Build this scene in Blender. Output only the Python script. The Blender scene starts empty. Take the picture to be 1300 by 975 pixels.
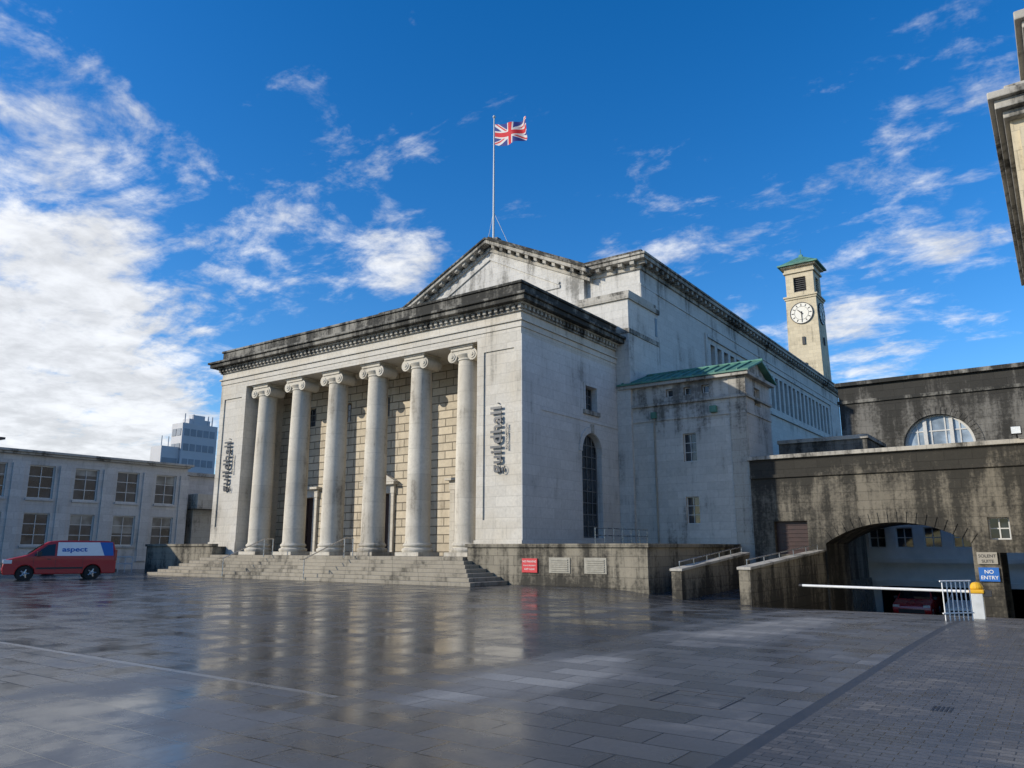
import bpy, math, random
from mathutils import Vector, Matrix
random.seed(4)
scene=bpy.context.scene
COL=bpy.context.collection

# ------------------------------------------------------------------ node helpers
class NT:
    def __init__(s,tree): s.t=tree
    def n(s,typ,ins=None,**props):
        nd=s.t.nodes.new(typ)
        for k,v in props.items(): setattr(nd,k,v)
        if ins:
            for k,v in ins.items():
                sock=nd.inputs[k]
                if hasattr(v,'is_linked') or isinstance(v,bpy.types.NodeSocket): s.t.links.new(v,sock)
                else: sock.default_value=v
        return nd
    def math(s,op,a,b=0.0,c=None,clamp=False):
        ins={0:a,1:b}
        if c is not None: ins[2]=c
        nd=s.n('ShaderNodeMath',ins,operation=op); nd.use_clamp=clamp
        return nd.outputs[0]
    def mix(s,f,a,b,blend='MIX'):
        nd=s.t.nodes.new('ShaderNodeMix'); nd.data_type='RGBA'; nd.blend_type=blend
        for i,v in ((0,f),(6,a),(7,b)):
            if isinstance(v,bpy.types.NodeSocket): s.t.links.new(v,nd.inputs[i])
            else: nd.inputs[i].default_value=v if i==0 else (v if len(v)==4 else (*v,1))
        return nd.outputs[2]
    def ramp(s,v,a,b,lo=0.0,hi=1.0,smooth=True):
        nd=s.n('ShaderNodeMapRange',{0:v,1:a,2:b,3:lo,4:hi}); nd.interpolation_type='SMOOTHSTEP' if smooth else 'LINEAR'
        return nd.outputs[0]
    def noise(s,vec,scale,detail=5,rough=.55,dist=0.0):
        nd=s.n('ShaderNodeTexNoise',{'Vector':vec,'Scale':scale,'Detail':detail,'Roughness':rough,'Distortion':dist})
        return nd.outputs[0]
    def comb(s,x,y,z=0.0): return s.n('ShaderNodeCombineXYZ',{0:x,1:y,2:z}).outputs[0]

def newmat(name):
    m=bpy.data.materials.new(name); m.use_nodes=True
    t=m.node_tree; t.nodes.clear()
    out=t.nodes.new('ShaderNodeOutputMaterial'); b=t.nodes.new('ShaderNodeBsdfPrincipled')
    t.links.new(b.outputs[0],out.inputs[0])
    return m,NT(t),b
def setin(nt,b,k,v):
    if isinstance(v,bpy.types.NodeSocket): nt.t.links.new(v,b.inputs[k])
    else: b.inputs[k].default_value=v if not(isinstance(v,tuple) and len(v)==3) else (*v,1)

def stone(name,light,dark,stain=.35,bw=1.25,bh=.5,mortar=.012,mdark=.7,rough=.88,bstr=.25,warm=None,topz=None,basez=None,blockvar=.1):
    m,nt,b=newmat(name)
    tc=nt.n('ShaderNodeTexCoord').outputs['Object']
    sx=nt.n('ShaderNodeSeparateXYZ',{0:tc})
    u=nt.math('ADD',sx.outputs[0],sx.outputs[1]); z=sx.outputs[2]
    br=nt.n('ShaderNodeTexBrick',{'Vector':nt.comb(u,z),'Scale':1.0,'Mortar Size':mortar,'Mortar Smooth':.3,'Bias':0.0,'Brick Width':bw,'Row Height':bh,
        'Color1':(1-blockvar,)*3+(1,),'Color2':(1+blockvar*.6,)*3+(1,),'Mortar':(mdark,)*3+(1,)})
    streak=nt.noise(nt.comb(nt.math('MULTIPLY',u,1.6),nt.math('MULTIPLY',z,.16),sx.outputs[0]),1.0,5,.65)
    patch=nt.noise(tc,.33,4,.6,.4)
    fine=nt.noise(tc,7.0,3,.65)
    s=nt.math('ADD',nt.math('MULTIPLY',streak,.5),nt.math('MULTIPLY',patch,.5))
    s=nt.math('ADD',s,nt.math('MULTIPLY',nt.math('SUBTRACT',fine,.5),.25))
    if topz: s=nt.math('ADD',s,nt.ramp(z,topz[0],topz[1],0,topz[2],smooth=False))
    if basez: s=nt.math('ADD',s,nt.ramp(z,basez[0],basez[1],basez[2],0,smooth=False))
    fac=nt.ramp(s,.72-stain*.5,.9-stain*.5)
    col=nt.mix(fac,light,dark)
    if warm: col=nt.mix(nt.ramp(patch,.4,.62,0,.8),col,nt.mix(fac,warm,dark))
    col=nt.mix(1.0,col,br.outputs['Color'],'MULTIPLY')
    v=nt.ramp(fine,.2,.8,.84,1.14,smooth=False)
    col=nt.mix(1.0,col,nt.comb(v,v,v),'MULTIPLY')
    setin(nt,b,'Base Color',col); setin(nt,b,'Roughness',rough); setin(nt,b,'Specular IOR Level',.25)
    h=nt.math('SUBTRACT',nt.math('MULTIPLY',fine,.4),br.outputs['Fac'])
    bp=nt.n('ShaderNodeBump',{'Height':h,'Strength':bstr,'Distance':.03})
    setin(nt,b,'Normal',bp.outputs[0])
    return m
def plain(name,col,rough=.5,metal=0.0,var=.12,scale=6,coat=0.0,bump=0.0):
    m,nt,b=newmat(name)
    tc=nt.n('ShaderNodeTexCoord').outputs['Object']
    f=nt.noise(tc,scale,4,.6)
    v=nt.ramp(f,.25,.75,1-var,1+var,smooth=False)
    setin(nt,b,'Base Color',nt.mix(1.0,col,nt.comb(v,v,v),'MULTIPLY'))
    setin(nt,b,'Roughness',nt.ramp(f,.3,.7,max(.02,rough-.07),min(1,rough+.07),smooth=False)); setin(nt,b,'Metallic',metal)
    if coat: setin(nt,b,'Coat Weight',coat); setin(nt,b,'Coat Roughness',.05)
    if bump: setin(nt,b,'Normal',nt.n('ShaderNodeBump',{'Height':f,'Strength':bump,'Distance':.02}).outputs[0])
    return m
def glassm(name,col=(.025,.032,.04),rough=.06,var=.6):
    m,nt,b=newmat(name)
    tc=nt.n('ShaderNodeTexCoord').outputs['Object']
    f=nt.noise(tc,.9,3,.5)
    v=nt.ramp(f,.35,.65,1-var,1+var)
    setin(nt,b,'Base Color',nt.mix(1.0,col,nt.comb(v,v,v),'MULTIPLY')); setin(nt,b,'Roughness',rough); setin(nt,b,'IOR',1.52)
    setin(nt,b,'Normal',nt.n('ShaderNodeBump',{'Height':nt.noise(tc,.7,2,.5),'Strength':.12,'Distance':.1}).outputs[0])
    return m

M={}
M['front']=stone('portland_stone',(.53,.505,.45),(.22,.208,.18),stain=.38,warm=(.51,.47,.395),blockvar=.07,mdark=.76)
M['side']=stone('portland_stone_side',(.55,.545,.525),(.26,.255,.24),stain=.39,blockvar=.07,mdark=.79)
M['hall']=stone('portland_stone_hall',(.54,.53,.50),(.2,.195,.18),stain=.42,blockvar=.07,mdark=.82,topz=(17,20,.05))
M['black']=stone('blackened_stone',(.26,.25,.22),(.035,.035,.032),stain=.7,bw=1.6,bh=.6,mdark=.6,bstr=.5)
M['grey']=stone('weathered_cornice_stone',(.41,.39,.345),(.065,.063,.057),stain=.52,bw=1.6,bh=.6,mdark=.7,bstr=.4)
M['rust']=stone('rusticated_stone',(.51,.45,.35),(.26,.22,.165),stain=.40,bw=1.05,bh=.46,mortar=.03,mdark=.35,bstr=1.0,blockvar=.18)
M['column']=stone('column_stone',(.54,.505,.43),(.22,.20,.165),stain=.42,bw=50,bh=1.35,mortar=.008,mdark=.68,bstr=.2,blockvar=.06,warm=(.50,.455,.375),basez=(1,3,.08))
M['podium']=stone('podium_stone',(.25,.225,.175),(.045,.042,.035),stain=.6,bw=1.1,bh=.42,mdark=.62,bstr=.5,basez=(-1,.9,.12))
M['annex']=stone('annex_stone',(.50,.485,.445),(.13,.125,.112),stain=.45,bw=1.15,bh=.42,mdark=.8,topz=(7.5,10.8,.10))
M['bridge']=stone('bridge_stone',(.19,.172,.138),(.038,.036,.031),stain=.66,bw=1.1,bh=.42,mdark=.65,bstr=.45,topz=(3.8,6.2,.14))
M['lun']=stone('wing_stone',(.19,.183,.165),(.042,.041,.037),stain=.64,bw=1.15,bh=.42,mdark=.7,bstr=.4,topz=(8.5,12,.14))
M['tower']=stone('tower_stone',(.57,.50,.36),(.23,.2,.14),stain=.44,bw=1.2,bh=.55,mdark=.75)
M['left']=stone('office_stone',(.52,.51,.49),(.24,.24,.225),stain=.39,bw=1.2,bh=.5,mdark=.8)
M['step']=stone('step_stone',(.31,.28,.225),(.085,.078,.063),stain=.5,bw=1.6,bh=50,mortar=.015,mdark=.5,bstr=.3)
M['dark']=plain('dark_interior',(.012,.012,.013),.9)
M['door']=plain('oak_door',(.035,.013,.01),.5,var=.3)
M['glass']=glassm('window_glass')
M['glassb']=glassm('window_glass_blind',(.17,.18,.175),.1,.5)
M['lunglass']=glassm('lunette_glass',(.25,.31,.38),.15,.4)
M['wframe']=plain('white_frame',(.55,.55,.53),.5)
M['vent']=plain('vent_grille_paint',(.28,.265,.22),.6,var=.25)
M['dframe']=plain('dark_frame',(.12,.125,.13),.4)
M['copper']=plain('verdigris_copper',(.075,.2,.15),.65,var=.5,scale=1.5,bump=.3)
M['roof']=plain('roof_slate',(.09,.09,.085),.8,var=.3,scale=2)
M['steel']=plain('stainless_steel',(.55,.55,.56),.28,metal=1.0)
M['letter']=plain('sign_letter_metal',(.05,.055,.065),.4,metal=.2)
M['pole']=plain('pole_paint',(.5,.52,.52),.4)
M['white']=plain('white_paint',(.70,.70,.68),.4,var=.08)
M['yellow']=plain('yellow_plastic',(.65,.36,.02),.35)
M['blue']=plain('sign_blue',(.02,.12,.42),.4,var=.04)
M['red']=plain('sign_red',(.5,.02,.03),.5,var=.1)
M['panel']=plain('sign_panel_stone_colour',(.3,.28,.24),.6)
M['vanred']=plain('van_red_paint',(.40,.006,.01),.4,coat=.25,var=.05)
M['carred']=plain('car_maroon_paint',(.4,.015,.018),.3,coat=.6,var=.05)
M['carwhite']=plain('car_white_paint',(.7,.7,.7),.3,coat=.6,var=.04)
M['carglass']=glassm('vehicle_glass',(.012,.014,.017),.03,.2)
M['rubber']=plain('tyre_rubber',(.018,.018,.018),.8)
M['trim']=plain('black_trim',(.025,.025,.027),.55)
M['alloy']=plain('alloy_wheel',(.45,.45,.46),.35,metal=.9)
M['lamp']=plain('headlamp',(.65,.68,.7),.1,coat=.5)
M['tail']=plain('tail_lamp',(.35,.01,.01),.2,coat=.5)
M['livery']=plain('livery_white',(.8,.8,.8),.7,var=.03)
M['office']=plain('office_cladding',(.42,.43,.45),.6,var=.1,scale=.3)
M['oglass']=plain('office_glazing',(.17,.2,.24),.4,var=.3,scale=.3)
M['render']=plain('painted_render',(.62,.62,.60),.8,var=.15,scale=1.2)
M['fblue']=plain('flag_blue',(.010,.024,.17),.8); M['fred']=plain('flag_red',(.42,.01,.02),.8); M['fwhite']=plain('flag_white',(.5,.5,.5),.8)
M['dial']=plain('clock_dial',(.72,.7,.62),.6,var=.06)

# ------------------------------------------------------------------ mesh builder
def group(name,loc=(0,0,0),rz=0):
    e=bpy.data.objects.new(name,None); e.empty_display_size=.5; COL.objects.link(e); e.location=loc; e.rotation_euler=(0,0,rz); return e
class Bd:
    def __init__(s,parent,name,mat,bevel=0,smooth=False): s.p=parent;s.name=name;s.m=mat if isinstance(mat,list) else [mat];s.v=[];s.f=[];s.mi=[];s.bev=bevel;s.sm=smooth
    def add(s,vs,fs,mi=0):
        o=len(s.v); s.v+= [tuple(v) for v in vs]; s.f+=[tuple(i+o for i in f) for f in fs]; s.mi+=[mi]*len(fs)
    def poly(s,*vs,mi=0): s.add(vs,[tuple(range(len(vs)))],mi)
    def box(s,x0,x1,y0,y1,z0,z1,mi=0):
        s.add([(x0,y0,z0),(x1,y0,z0),(x1,y1,z0),(x0,y1,z0),(x0,y0,z1),(x1,y0,z1),(x1,y1,z1),(x0,y1,z1)],
              [(0,3,2,1),(4,5,6,7),(0,1,5,4),(1,2,6,5),(2,3,7,6),(3,0,4,7)],mi)
    def fbox(s,F,u0,u1,z0,z1,d0,d1,mi=0):
        a=F(u0,z0,d0); b=F(u1,z1,d1)
        s.box(min(a[0],b[0]),max(a[0],b[0]),min(a[1],b[1]),max(a[1],b[1]),z0,z1,mi)
    def hexa(s,lo,hi,mi=0):
        s.add(lo+hi,[(0,3,2,1),(4,5,6,7),(0,1,5,4),(1,2,6,5),(2,3,7,6),(3,0,4,7)],mi)
    def tube(s,a,b,r,n=10,r2=None,mi=0):
        a=Vector(a);b=Vector(b);d=(b-a).normalized(); q=d.to_track_quat('Z','Y'); r2=r if r2 is None else r2
        vs=[]
        for c,rr in ((a,r),(b,r2)):
            for i in range(n): t=2*math.pi*i/n; vs.append(c+q@Vector((rr*math.cos(t),rr*math.sin(t),0)))
        s.add(vs,[(i,(i+1)%n,n+(i+1)%n,n+i) for i in range(n)]+[tuple(reversed(range(n))),tuple(range(n,2*n))],mi)
    def lathe(s,cx,cy,prof,n=36,mi=0):
        vs=[];fs=[]
        for r,z in prof:
            for i in range(n): t=2*math.pi*i/n; vs.append((cx+r*math.cos(t),cy+r*math.sin(t),z))
        for k in range(len(prof)-1):
            for i in range(n): fs.append((k*n+i,k*n+(i+1)%n,(k+1)*n+(i+1)%n,(k+1)*n+i))
        fs.append(tuple(reversed(range(n)))); fs.append(tuple(range((len(prof)-1)*n,len(prof)*n)))
        s.add(vs,fs,mi)
    def done(s):
        me=bpy.data.meshes.new(s.name); me.from_pydata(s.v,[],s.f); 
        for m in s.m: me.materials.append(m)
        for i,p in enumerate(me.polygons): p.material_index=s.mi[i]
        me.update()
        o=bpy.data.objects.new(s.name,me); COL.objects.link(o)
        if s.p: o.parent=s.p
        if s.sm:
            for p in me.polygons: p.use_smooth=True
            try: me.set_sharp_from_angle(angle=math.radians(35))
            except Exception: pass
        if s.bev:
            b=o.modifiers.new('bevel','BEVEL'); b.width=s.bev; b.segments=2; b.limit_method='ANGLE'; b.angle_limit=math.radians(40)
        return o
def FY(Y): return lambda u,z,d: (u,Y+d,z)
def FX(X): return lambda u,z,d: (X-d,u,z)
def FXn(X): return lambda u,z,d: (X+d,u,z)
def arcz(o,u):
    w=(o['u1']-o['u0'])/2; r=o['rise']; uc=(o['u0']+o['u1'])/2; R=(w*w+r*r)/(2*r)
    return o['z1']-r+math.sqrt(max(0,R*R-(u-uc)**2))-(R-r)
def OP(u0,u1,z0,z1,rise=0): return dict(u0=u0,u1=u1,z0=z0,z1=z1,rise=rise)
def arcpts(o,n=20):
    return [(o['u0']+(o['u1']-o['u0'])*(1-math.cos(math.pi*i/n))/2,) for i in range(n+1)]
def wall(B,F,u0,u1,z0,z1,ops,depth=.3):
    us=sorted(set([u0,u1]+[o[k] for o in ops for k in('u0','u1')])); zs=sorted(set([z0,z1]+[o[k] for o in ops for k in('z0','z1')]))
    for i in range(len(us)-1):
        for j in range(len(zs)-1):
            cu=(us[i]+us[i+1])/2; cz=(zs[j]+zs[j+1])/2
            if any(o['u0']<cu<o['u1'] and o['z0']<cz<o['z1'] for o in ops): continue
            B.poly(F(us[i],zs[j],0),F(us[i+1],zs[j],0),F(us[i+1],zs[j+1],0),F(us[i],zs[j+1],0))
    for o in ops:
        a,b,c,d=o['u0'],o['u1'],o['z0'],o['z1']; t=d-o['rise']
        B.poly(F(a,c,0),F(a,t,0),F(a,t,depth),F(a,c,depth)); B.poly(F(b,c,0),F(b,t,0),F(b,t,depth),F(b,c,depth))
        B.poly(F(a,c,0),F(b,c,0),F(b,c,depth),F(a,c,depth))
        if not o['rise']: B.poly(F(a,d,0),F(b,d,0),F(b,d,depth),F(a,d,depth))
        else:
            P=[(p[0],arcz(o,p[0])) for p in arcpts(o)]
            for (p,q) in zip(P[:-1],P[1:]):
                B.poly(F(p[0],p[1],0),F(q[0],q[1],0),F(q[0],d,0),F(p[0],d,0))
                B.poly(F(p[0],p[1],0),F(q[0],q[1],0),F(q[0],q[1],depth),F(p[0],p[1],depth))
def glaze(G,Fr,F,o,depth,nx=2,nz=2,bar=.05,rim=.06,open_=None):
    a,b,c,d=o['u0'],o['u1'],o['z0'],o['z1']; t=d-o['rise']; e=depth-.01
    if o['rise']:
        P=[(p[0],arcz(o,p[0])) for p in arcpts(o)]
        for (p,q) in zip(P[:-1],P[1:]):
            G.poly(F(p[0],c,e),F(q[0],c,e),F(q[0],q[1],e),F(p[0],p[1],e))
            Fr.poly(F(p[0],p[1],e-.05),F(q[0],q[1],e-.05),F(q[0]*.93+(a+b)/2*.07,max(c,q[1]-rim),e-.05),F(p[0]*.93+(a+b)/2*.07,max(c,p[1]-rim),e-.05))
    else: G.poly(F(a,c,e),F(b,c,e),F(b,d,e),F(a,d,e))
    Fr.fbox(F,a,a+rim,c,t,e-.06,e-.005); Fr.fbox(F,b-rim,b,c,t,e-.06,e-.005)
    Fr.fbox(F,a+rim,b-rim,c,c+rim,e-.058,e-.004)
    if not o['rise']: Fr.fbox(F,a+rim,b-rim,d-rim,d,e-.058,e-.004)
    for i in range(1,nx):
        u=a+(b-a)*i/nx; top=arcz(o,u) if o['rise'] else d-rim
        Fr.fbox(F,u-bar/2,u+bar/2,c+rim,top-.02,e-.045,e-.003)
    for j in range(1,nz):
        z=c+(d-c)*j/nz
        uu0,uu1=a+rim,b-rim
        if z>t and o['rise']:
            w=(b-a)/2;R=(w*w+o['rise']**2)/(2*o['rise']); hh=math.sqrt(max(0,R*R-(z-t+R-o['rise'])**2)); uu0,uu1=(a+b)/2-hh,(a+b)/2+hh
        Fr.fbox(F,uu0,uu1,z-bar/2,z+bar/2,e-.04,e-.002)

# ================================================================== GROUND
def sm(t): t=max(0,min(1,t)); return t*t*(3-2*t)
def lerp_tab(y,tab):
    if y<=tab[0][0]: return tab[0][1]
    for (a,b),(c,d) in zip(tab[:-1],tab[1:]):
        if y<=c: return b+(d-b)*(y-a)/(c-a)
    return tab[-1][1]
def gz(x,y):
    s=sm((x+16)/5.0)
    if x>-9.6 and x<40: z=lerp_tab(y,[(15,0),(19,-.03),(23,-.13),(28.5,-.48),(39.5,-1.45),(44,-1.8),(50,-2.15),(56,-2.3)])
    else: z=lerp_tab(y,[(15,0),(19,-.03),(23,-.13),(28.5,-.42),(39,-.1)])
    z*=s
    return z
def ground():
    xs=[-1500,-600,-250,-120,-80]+[x for x in range(-60,-18,3)]+[-18+i*.75 for i in range(0,15)]+[-7.2,-6.8,-6.0,-5,-4,-3.2,-2.42,-2.28,-1,0,2,5,10,20,39,60,150,500,1500]
    xs=sorted(set([x for x in xs if not(-9.9<x<-9.3)]+[-9.66,-9.55]))
    ys=[-1500,-500,-150,-60,-30,-15,-6,0,3,6.15,6.25,8,10,12,14,15]+[15+i*.8 for i in range(1,50)]+[60,80,120,200,400,800,1500]
    ys=sorted(set(ys))
    v=[(x,y,gz(x,y)) for y in ys for x in xs]; n=len(xs); f=[];mi=[]
    for j in range(len(ys)-1):
        for i in range(n-1):
            cx=(xs[i]+xs[i+1])/2; cy=(ys[j]+ys[j+1])/2
            f.append((j*n+i,j*n+i+1,(j+1)*n+i+1,(j+1)*n+i))
            m=0
            if abs(cx)>110 or abs(cy)>130: m=4
            elif -2.42<cx<-2.28 and cy<39: m=2
            elif cx>-2.28 and cy<39: m=1
            elif 6.15<cy<6.25 and cx<-6.8: m=3
            elif cy>39 and cx>-9.6: m=4
            mi.append(m)
    me=bpy.data.meshes.new('ground'); me.from_pydata(v,[],f)
    for i,p in enumerate(me.polygons): p.material_index=mi[i]; p.use_smooth=True
    o=bpy.data.objects.new('ground',me); COL.objects.link(o); return o
def paving(name,zones,bw,bh,dark,dry,radd=0.0):
    m,nt,b=newmat(name)
    tc=nt.n('ShaderNodeTexCoord').outputs['Object']; sx=nt.n('ShaderNodeSeparateXYZ',{0:tc}); X,Yc=sx.outputs[0],sx.outputs[1]
    br=nt.n('ShaderNodeTexBrick',{'Vector':nt.comb(X,Yc),'Scale':1.0,'Mortar Size':.009 if bw>.4 else .006,'Mortar Smooth':.2,'Brick Width':bw,'Row Height':bh,
       'Color1':(.74,.74,.74,1),'Color2':(1.2,1.2,1.2,1),'Mortar':(.3,.3,.3,1)})
    br.offset=.5
    big=nt.noise(tc,.16,4,.6,.6); mid=nt.noise(tc,.9,5,.62,.3); fine=nt.noise(tc,30,2,.6)
    streak=nt.noise(nt.comb(nt.math('MULTIPLY',X,.9),nt.math('MULTIPLY',Yc,.22)),1.0,5,.6,.5)
    w=nt.math('ADD',nt.math('MULTIPLY',big,.5),nt.math('MULTIPLY',mid,.5))
    dryf=nt.ramp(w,.49,.64,0,.6)
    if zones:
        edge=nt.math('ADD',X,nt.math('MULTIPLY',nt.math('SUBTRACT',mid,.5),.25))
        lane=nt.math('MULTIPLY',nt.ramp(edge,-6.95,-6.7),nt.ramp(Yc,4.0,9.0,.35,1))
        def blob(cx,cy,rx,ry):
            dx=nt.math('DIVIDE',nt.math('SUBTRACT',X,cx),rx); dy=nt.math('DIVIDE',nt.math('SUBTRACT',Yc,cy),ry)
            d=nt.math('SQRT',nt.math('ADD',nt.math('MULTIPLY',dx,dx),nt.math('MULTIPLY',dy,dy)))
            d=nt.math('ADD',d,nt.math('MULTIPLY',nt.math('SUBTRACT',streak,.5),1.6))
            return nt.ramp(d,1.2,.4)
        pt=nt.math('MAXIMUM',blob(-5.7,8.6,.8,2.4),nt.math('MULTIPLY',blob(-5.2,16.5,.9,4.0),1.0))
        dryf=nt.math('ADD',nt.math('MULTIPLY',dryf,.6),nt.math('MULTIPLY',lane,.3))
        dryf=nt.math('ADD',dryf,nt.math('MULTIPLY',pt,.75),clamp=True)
        darkz=nt.math('MULTIPLY',nt.math('MULTIPLY',nt.ramp(edge,-6.7,-6.95),nt.ramp(Yc,14.9,14.6)),nt.ramp(Yc,5,7))  # near zone left of the lane where slabs turn darker and smoother
        dryf=nt.math('MULTIPLY',dryf,nt.math('SUBTRACT',1.0,nt.math('MULTIPLY',darkz,.75)),clamp=True)
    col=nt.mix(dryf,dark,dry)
    col=nt.mix(1.0,col,br.outputs['Color'],'MULTIPLY')
    v=nt.ramp(fine,.2,.8,.8,1.2,smooth=False); col=nt.mix(1.0,col,nt.comb(v,v,v),'MULTIPLY')
    setin(nt,b,'Base Color',col)
    r=nt.ramp(nt.math('ADD',nt.math('MULTIPLY',mid,.6),nt.math('MULTIPLY',streak,.4)),.38,.62,.12+radd,.31+radd)
    bv=nt.math('MULTIPLY',nt.math('SUBTRACT',nt.n('ShaderNodeSeparateXYZ',{0:br.outputs['Color']}).outputs[0],.9),.25)
    r=nt.math('ADD',nt.math('ADD',r,bv),nt.math('MULTIPLY',dryf,.38),clamp=True)
    r=nt.math('MAXIMUM',r,.07)
    setin(nt,b,'Roughness',r); setin(nt,b,'IOR',1.42)
    h=nt.math('ADD',nt.math('MULTIPLY',br.outputs['Fac'],-.6),nt.math('ADD',nt.math('MULTIPLY',fine,.12),nt.math('MULTIPLY',mid,.25)))
    setin(nt,b,'Normal',nt.n('ShaderNodeBump',{'Height':h,'Strength':.35,'Distance':.012}).outputs[0])
    return m
g=ground()
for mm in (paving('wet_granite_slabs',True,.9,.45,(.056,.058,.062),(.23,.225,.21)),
           paving('brick_pavers',False,.22,.11,(.095,.09,.085),(.2,.19,.175),.16),
           plain('drain_channel',(.045,.045,.045),.45,var=.3,scale=3),
           plain('pale_granite_strip',(.17,.17,.165),.3,var=.3,scale=3),
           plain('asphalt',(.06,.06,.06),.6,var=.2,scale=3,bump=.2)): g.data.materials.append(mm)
cv=group('manhole_cover')
b=Bd(cv,'frame',M['trim'])
for x0,x1,y0,y1 in ((-3.9,-3.1,8.0,8.02),(-3.9,-3.1,8.76,8.78),(-3.9,-3.88,8.02,8.76),(-3.12,-3.1,8.02,8.76)): b.box(x0,x1,y0,y1,-.02,.003)
b.done()
cv=group('drain_grate'); b=Bd(cv,'grate',M['trim'])
for i in range(5): b.box(-1.35+i*.04,-1.33+i*.04,9.2,9.5,-.02,.004)
b.done()

# ================================================================== GUILDHALL
CX=-32.7; X0,X1=-44.9,-20.5; YF=29.5; YB=39.3
GH=group('guildhall')
FR=FY(YF); SD=FX(X1); SDL=FXn(X0)
st=Bd(GH,'portico_walls',M['front']); sd=Bd(GH,'portico_side_walls',M['side']); bl=Bd(GH,'portico_cornice',M['black'],bevel=.03); gr=Bd(GH,'mouldings',M['grey'],bevel=.02)
gl=Bd(GH,'window_glass',M['glass']); wf=Bd(GH,'window_frames',M['dframe'])
for a,c in ((-23.2,X1),(X0,-42.2)):
    op=OP(a+.42,c-.42,2.9,11.2); wall(st,FR,a,c,1.2,11.85,[op],.07); st.poly(FR(op['u0'],op['z0'],.07),FR(op['u1'],op['z0'],.07),FR(op['u1'],op['z1'],.07),FR(op['u0'],op['z1'],.07))
    st.box(a-.06,c+.06,YF-.07,YF-.002,1.2,1.95)
xr=-23.2; st.poly((xr,YF,1.2),(xr,32.5,1.2),(xr,32.5,11.85),(xr,YF,11.85)); xl=-42.2; st.poly((xl,YF,1.2),(xl,32.5,1.2),(xl,32.5,11.85),(xl,YF,11.85))
wA=OP(35.15,37.3,2.1,7.7,1.05); wS=OP(35.6,36.85,8.95,10.3)
wall(sd,SD,YF,YB,1.2,11.85,[wA,wS],.4); wall(sd,SDL,YF,YB,-.1,11.85,[],.4)
glaze(gl,wf,SD,wA,.38,4,9,.05,.08); glaze(gl,wf,SD,wS,.38,3,3,.04,.06)
for (o,w) in ((wS,.16),):
    sd.fbox(SD,o['u0']-w,o['u0']-.003,o['z0']-w,o['z1']+w,-.05,0.02); sd.fbox(SD,o['u1']+.003,o['u1']+w,o['z0']-w,o['z1']+w,-.05,0.02)
    sd.fbox(SD,o['u0'],o['u1'],o['z1']+.003,o['z1']+w,-.048,0.02); gr.fbox(SD,o['u0']-.25,o['u1']+.25,o['z0']-w-.08,o['z0']-.003,-.12,0.02)
for i in range(20):
    t0=math.pi*i/20;t1=math.pi*(i+1)/20; uc=(wA['u0']+wA['u1'])/2; zc=wA['z1']-1.05
    P=[];
    for d in (-.05,.01):
        for (r,t) in ((1.08,t0),(1.4,t0),(1.4,t1),(1.08,t1)): P.append(SD(uc-r*math.cos(t),zc+r*math.sin(t),d))
    sd.hexa(P[:4],P[4:])
gr.fbox(SD,uc-.14,uc+.14,wA['z1']+.02,wA['z1']+.5,-.12,.01)
sd.fbox(SD,YF+.003,YF+1.7,1.9,11.84,-.045,.01); sd.fbox(SD,YF,YB,1.2,1.95,-.07,.01)
sd.fbox(SD,YF,YB,8.3,8.42,-.04,.01)
def slab(B,d,z0,z1,x0=X0,x1=X1,y0=YF,y1=YB): B.box(x0-d,x1+d,y0-d,y1,z0,z1)
slab(st,.0,11.85,12.2); slab(st,.05,12.2,12.5); slab(st,.13,12.5,12.6); slab(st,.0,12.6,12.98); slab(gr,.12,12.98,13.08)
k=0; x=X0-.1
while x<X1+.1: gr.box(x,x+.2,YF-.27,YF-.0,13.08,13.27); x+=.36
y=YF-.05
while y<YB-.2: gr.box(X1,X1+.27,y,y+.2,13.08,13.27); y+=.36
slab(gr,.1,13.082,13.268); slab(gr,.32,13.27,13.36); slab(bl,.62,13.36,13.6); slab(bl,.74,13.6,13.74); slab(bl,.4,13.74,13.84)
slab(bl,.06,13.84,14.42); slab(bl,.14,14.42,14.56)
st.done(); sd.done()
rw=Bd(GH,'portico_rear_wall',M['rust']); RW=FY(32.5)
sp=3.32; cols=[CX+(i-2.5)*sp for i in range(6)]
ops=[];wins=[]
for kx in range(-2,3):
    o=OP(CX+kx*sp-.5,CX+kx*sp+.5,9.3,10.5); wins.append(o); ops.append(o)
doors=[OP(CX+kx*sp-.85,CX+kx*sp+.85,1.18,4.7) for kx in (-2,0,2)]
wall(rw,RW,-42.2,-23.2,1.18,11.85,ops+doors,.35)
for o in wins: glaze(gl,wf,RW,o,.3,3,3,.04,.06)
rw.done()
db=Bd(GH,'doors',M['door'],bevel=.01)
for o in doors:
    db.fbox(RW,o['u0'],o['u1'],o['z0'],o['z1'],.25,.35)
    for sx_ in (0,1):
        a=o['u0']+.08+sx_*.82
        for z in (1.4,2.5,3.6): db.fbox(RW,a,a+.72,z,z+.95,.2,.252)
db.done()
ds=Bd(GH,'door_surrounds',M['front'],bevel=.015)
for i,o in enumerate(doors):
    ds.fbox(RW,o['u0']-.35,o['u0']-.002,1.18,4.7,-.15,.02); ds.fbox(RW,o['u1']+.002,o['u1']+.35,1.18,4.7,-.15,.02)
    ds.fbox(RW,o['u0']-.4,o['u1']+.4,4.702,5.2,-.18,.02); ds.fbox(RW,o['u0']-.55,o['u1']+.55,5.202,5.35,-.4,.02)
    if i==1:
        c=CX; ds.hexa([RW(c-1.5,5.36,-.38),RW(c+1.5,5.36,-.38),RW(c+1.5,5.36,.01),RW(c-1.5,5.36,.01)],[RW(c-.15,6.1,-.38),RW(c+.15,6.1,-.38),RW(c+.15,6.1,.01),RW(c-.15,6.1,.01)])
ds.done()
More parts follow.
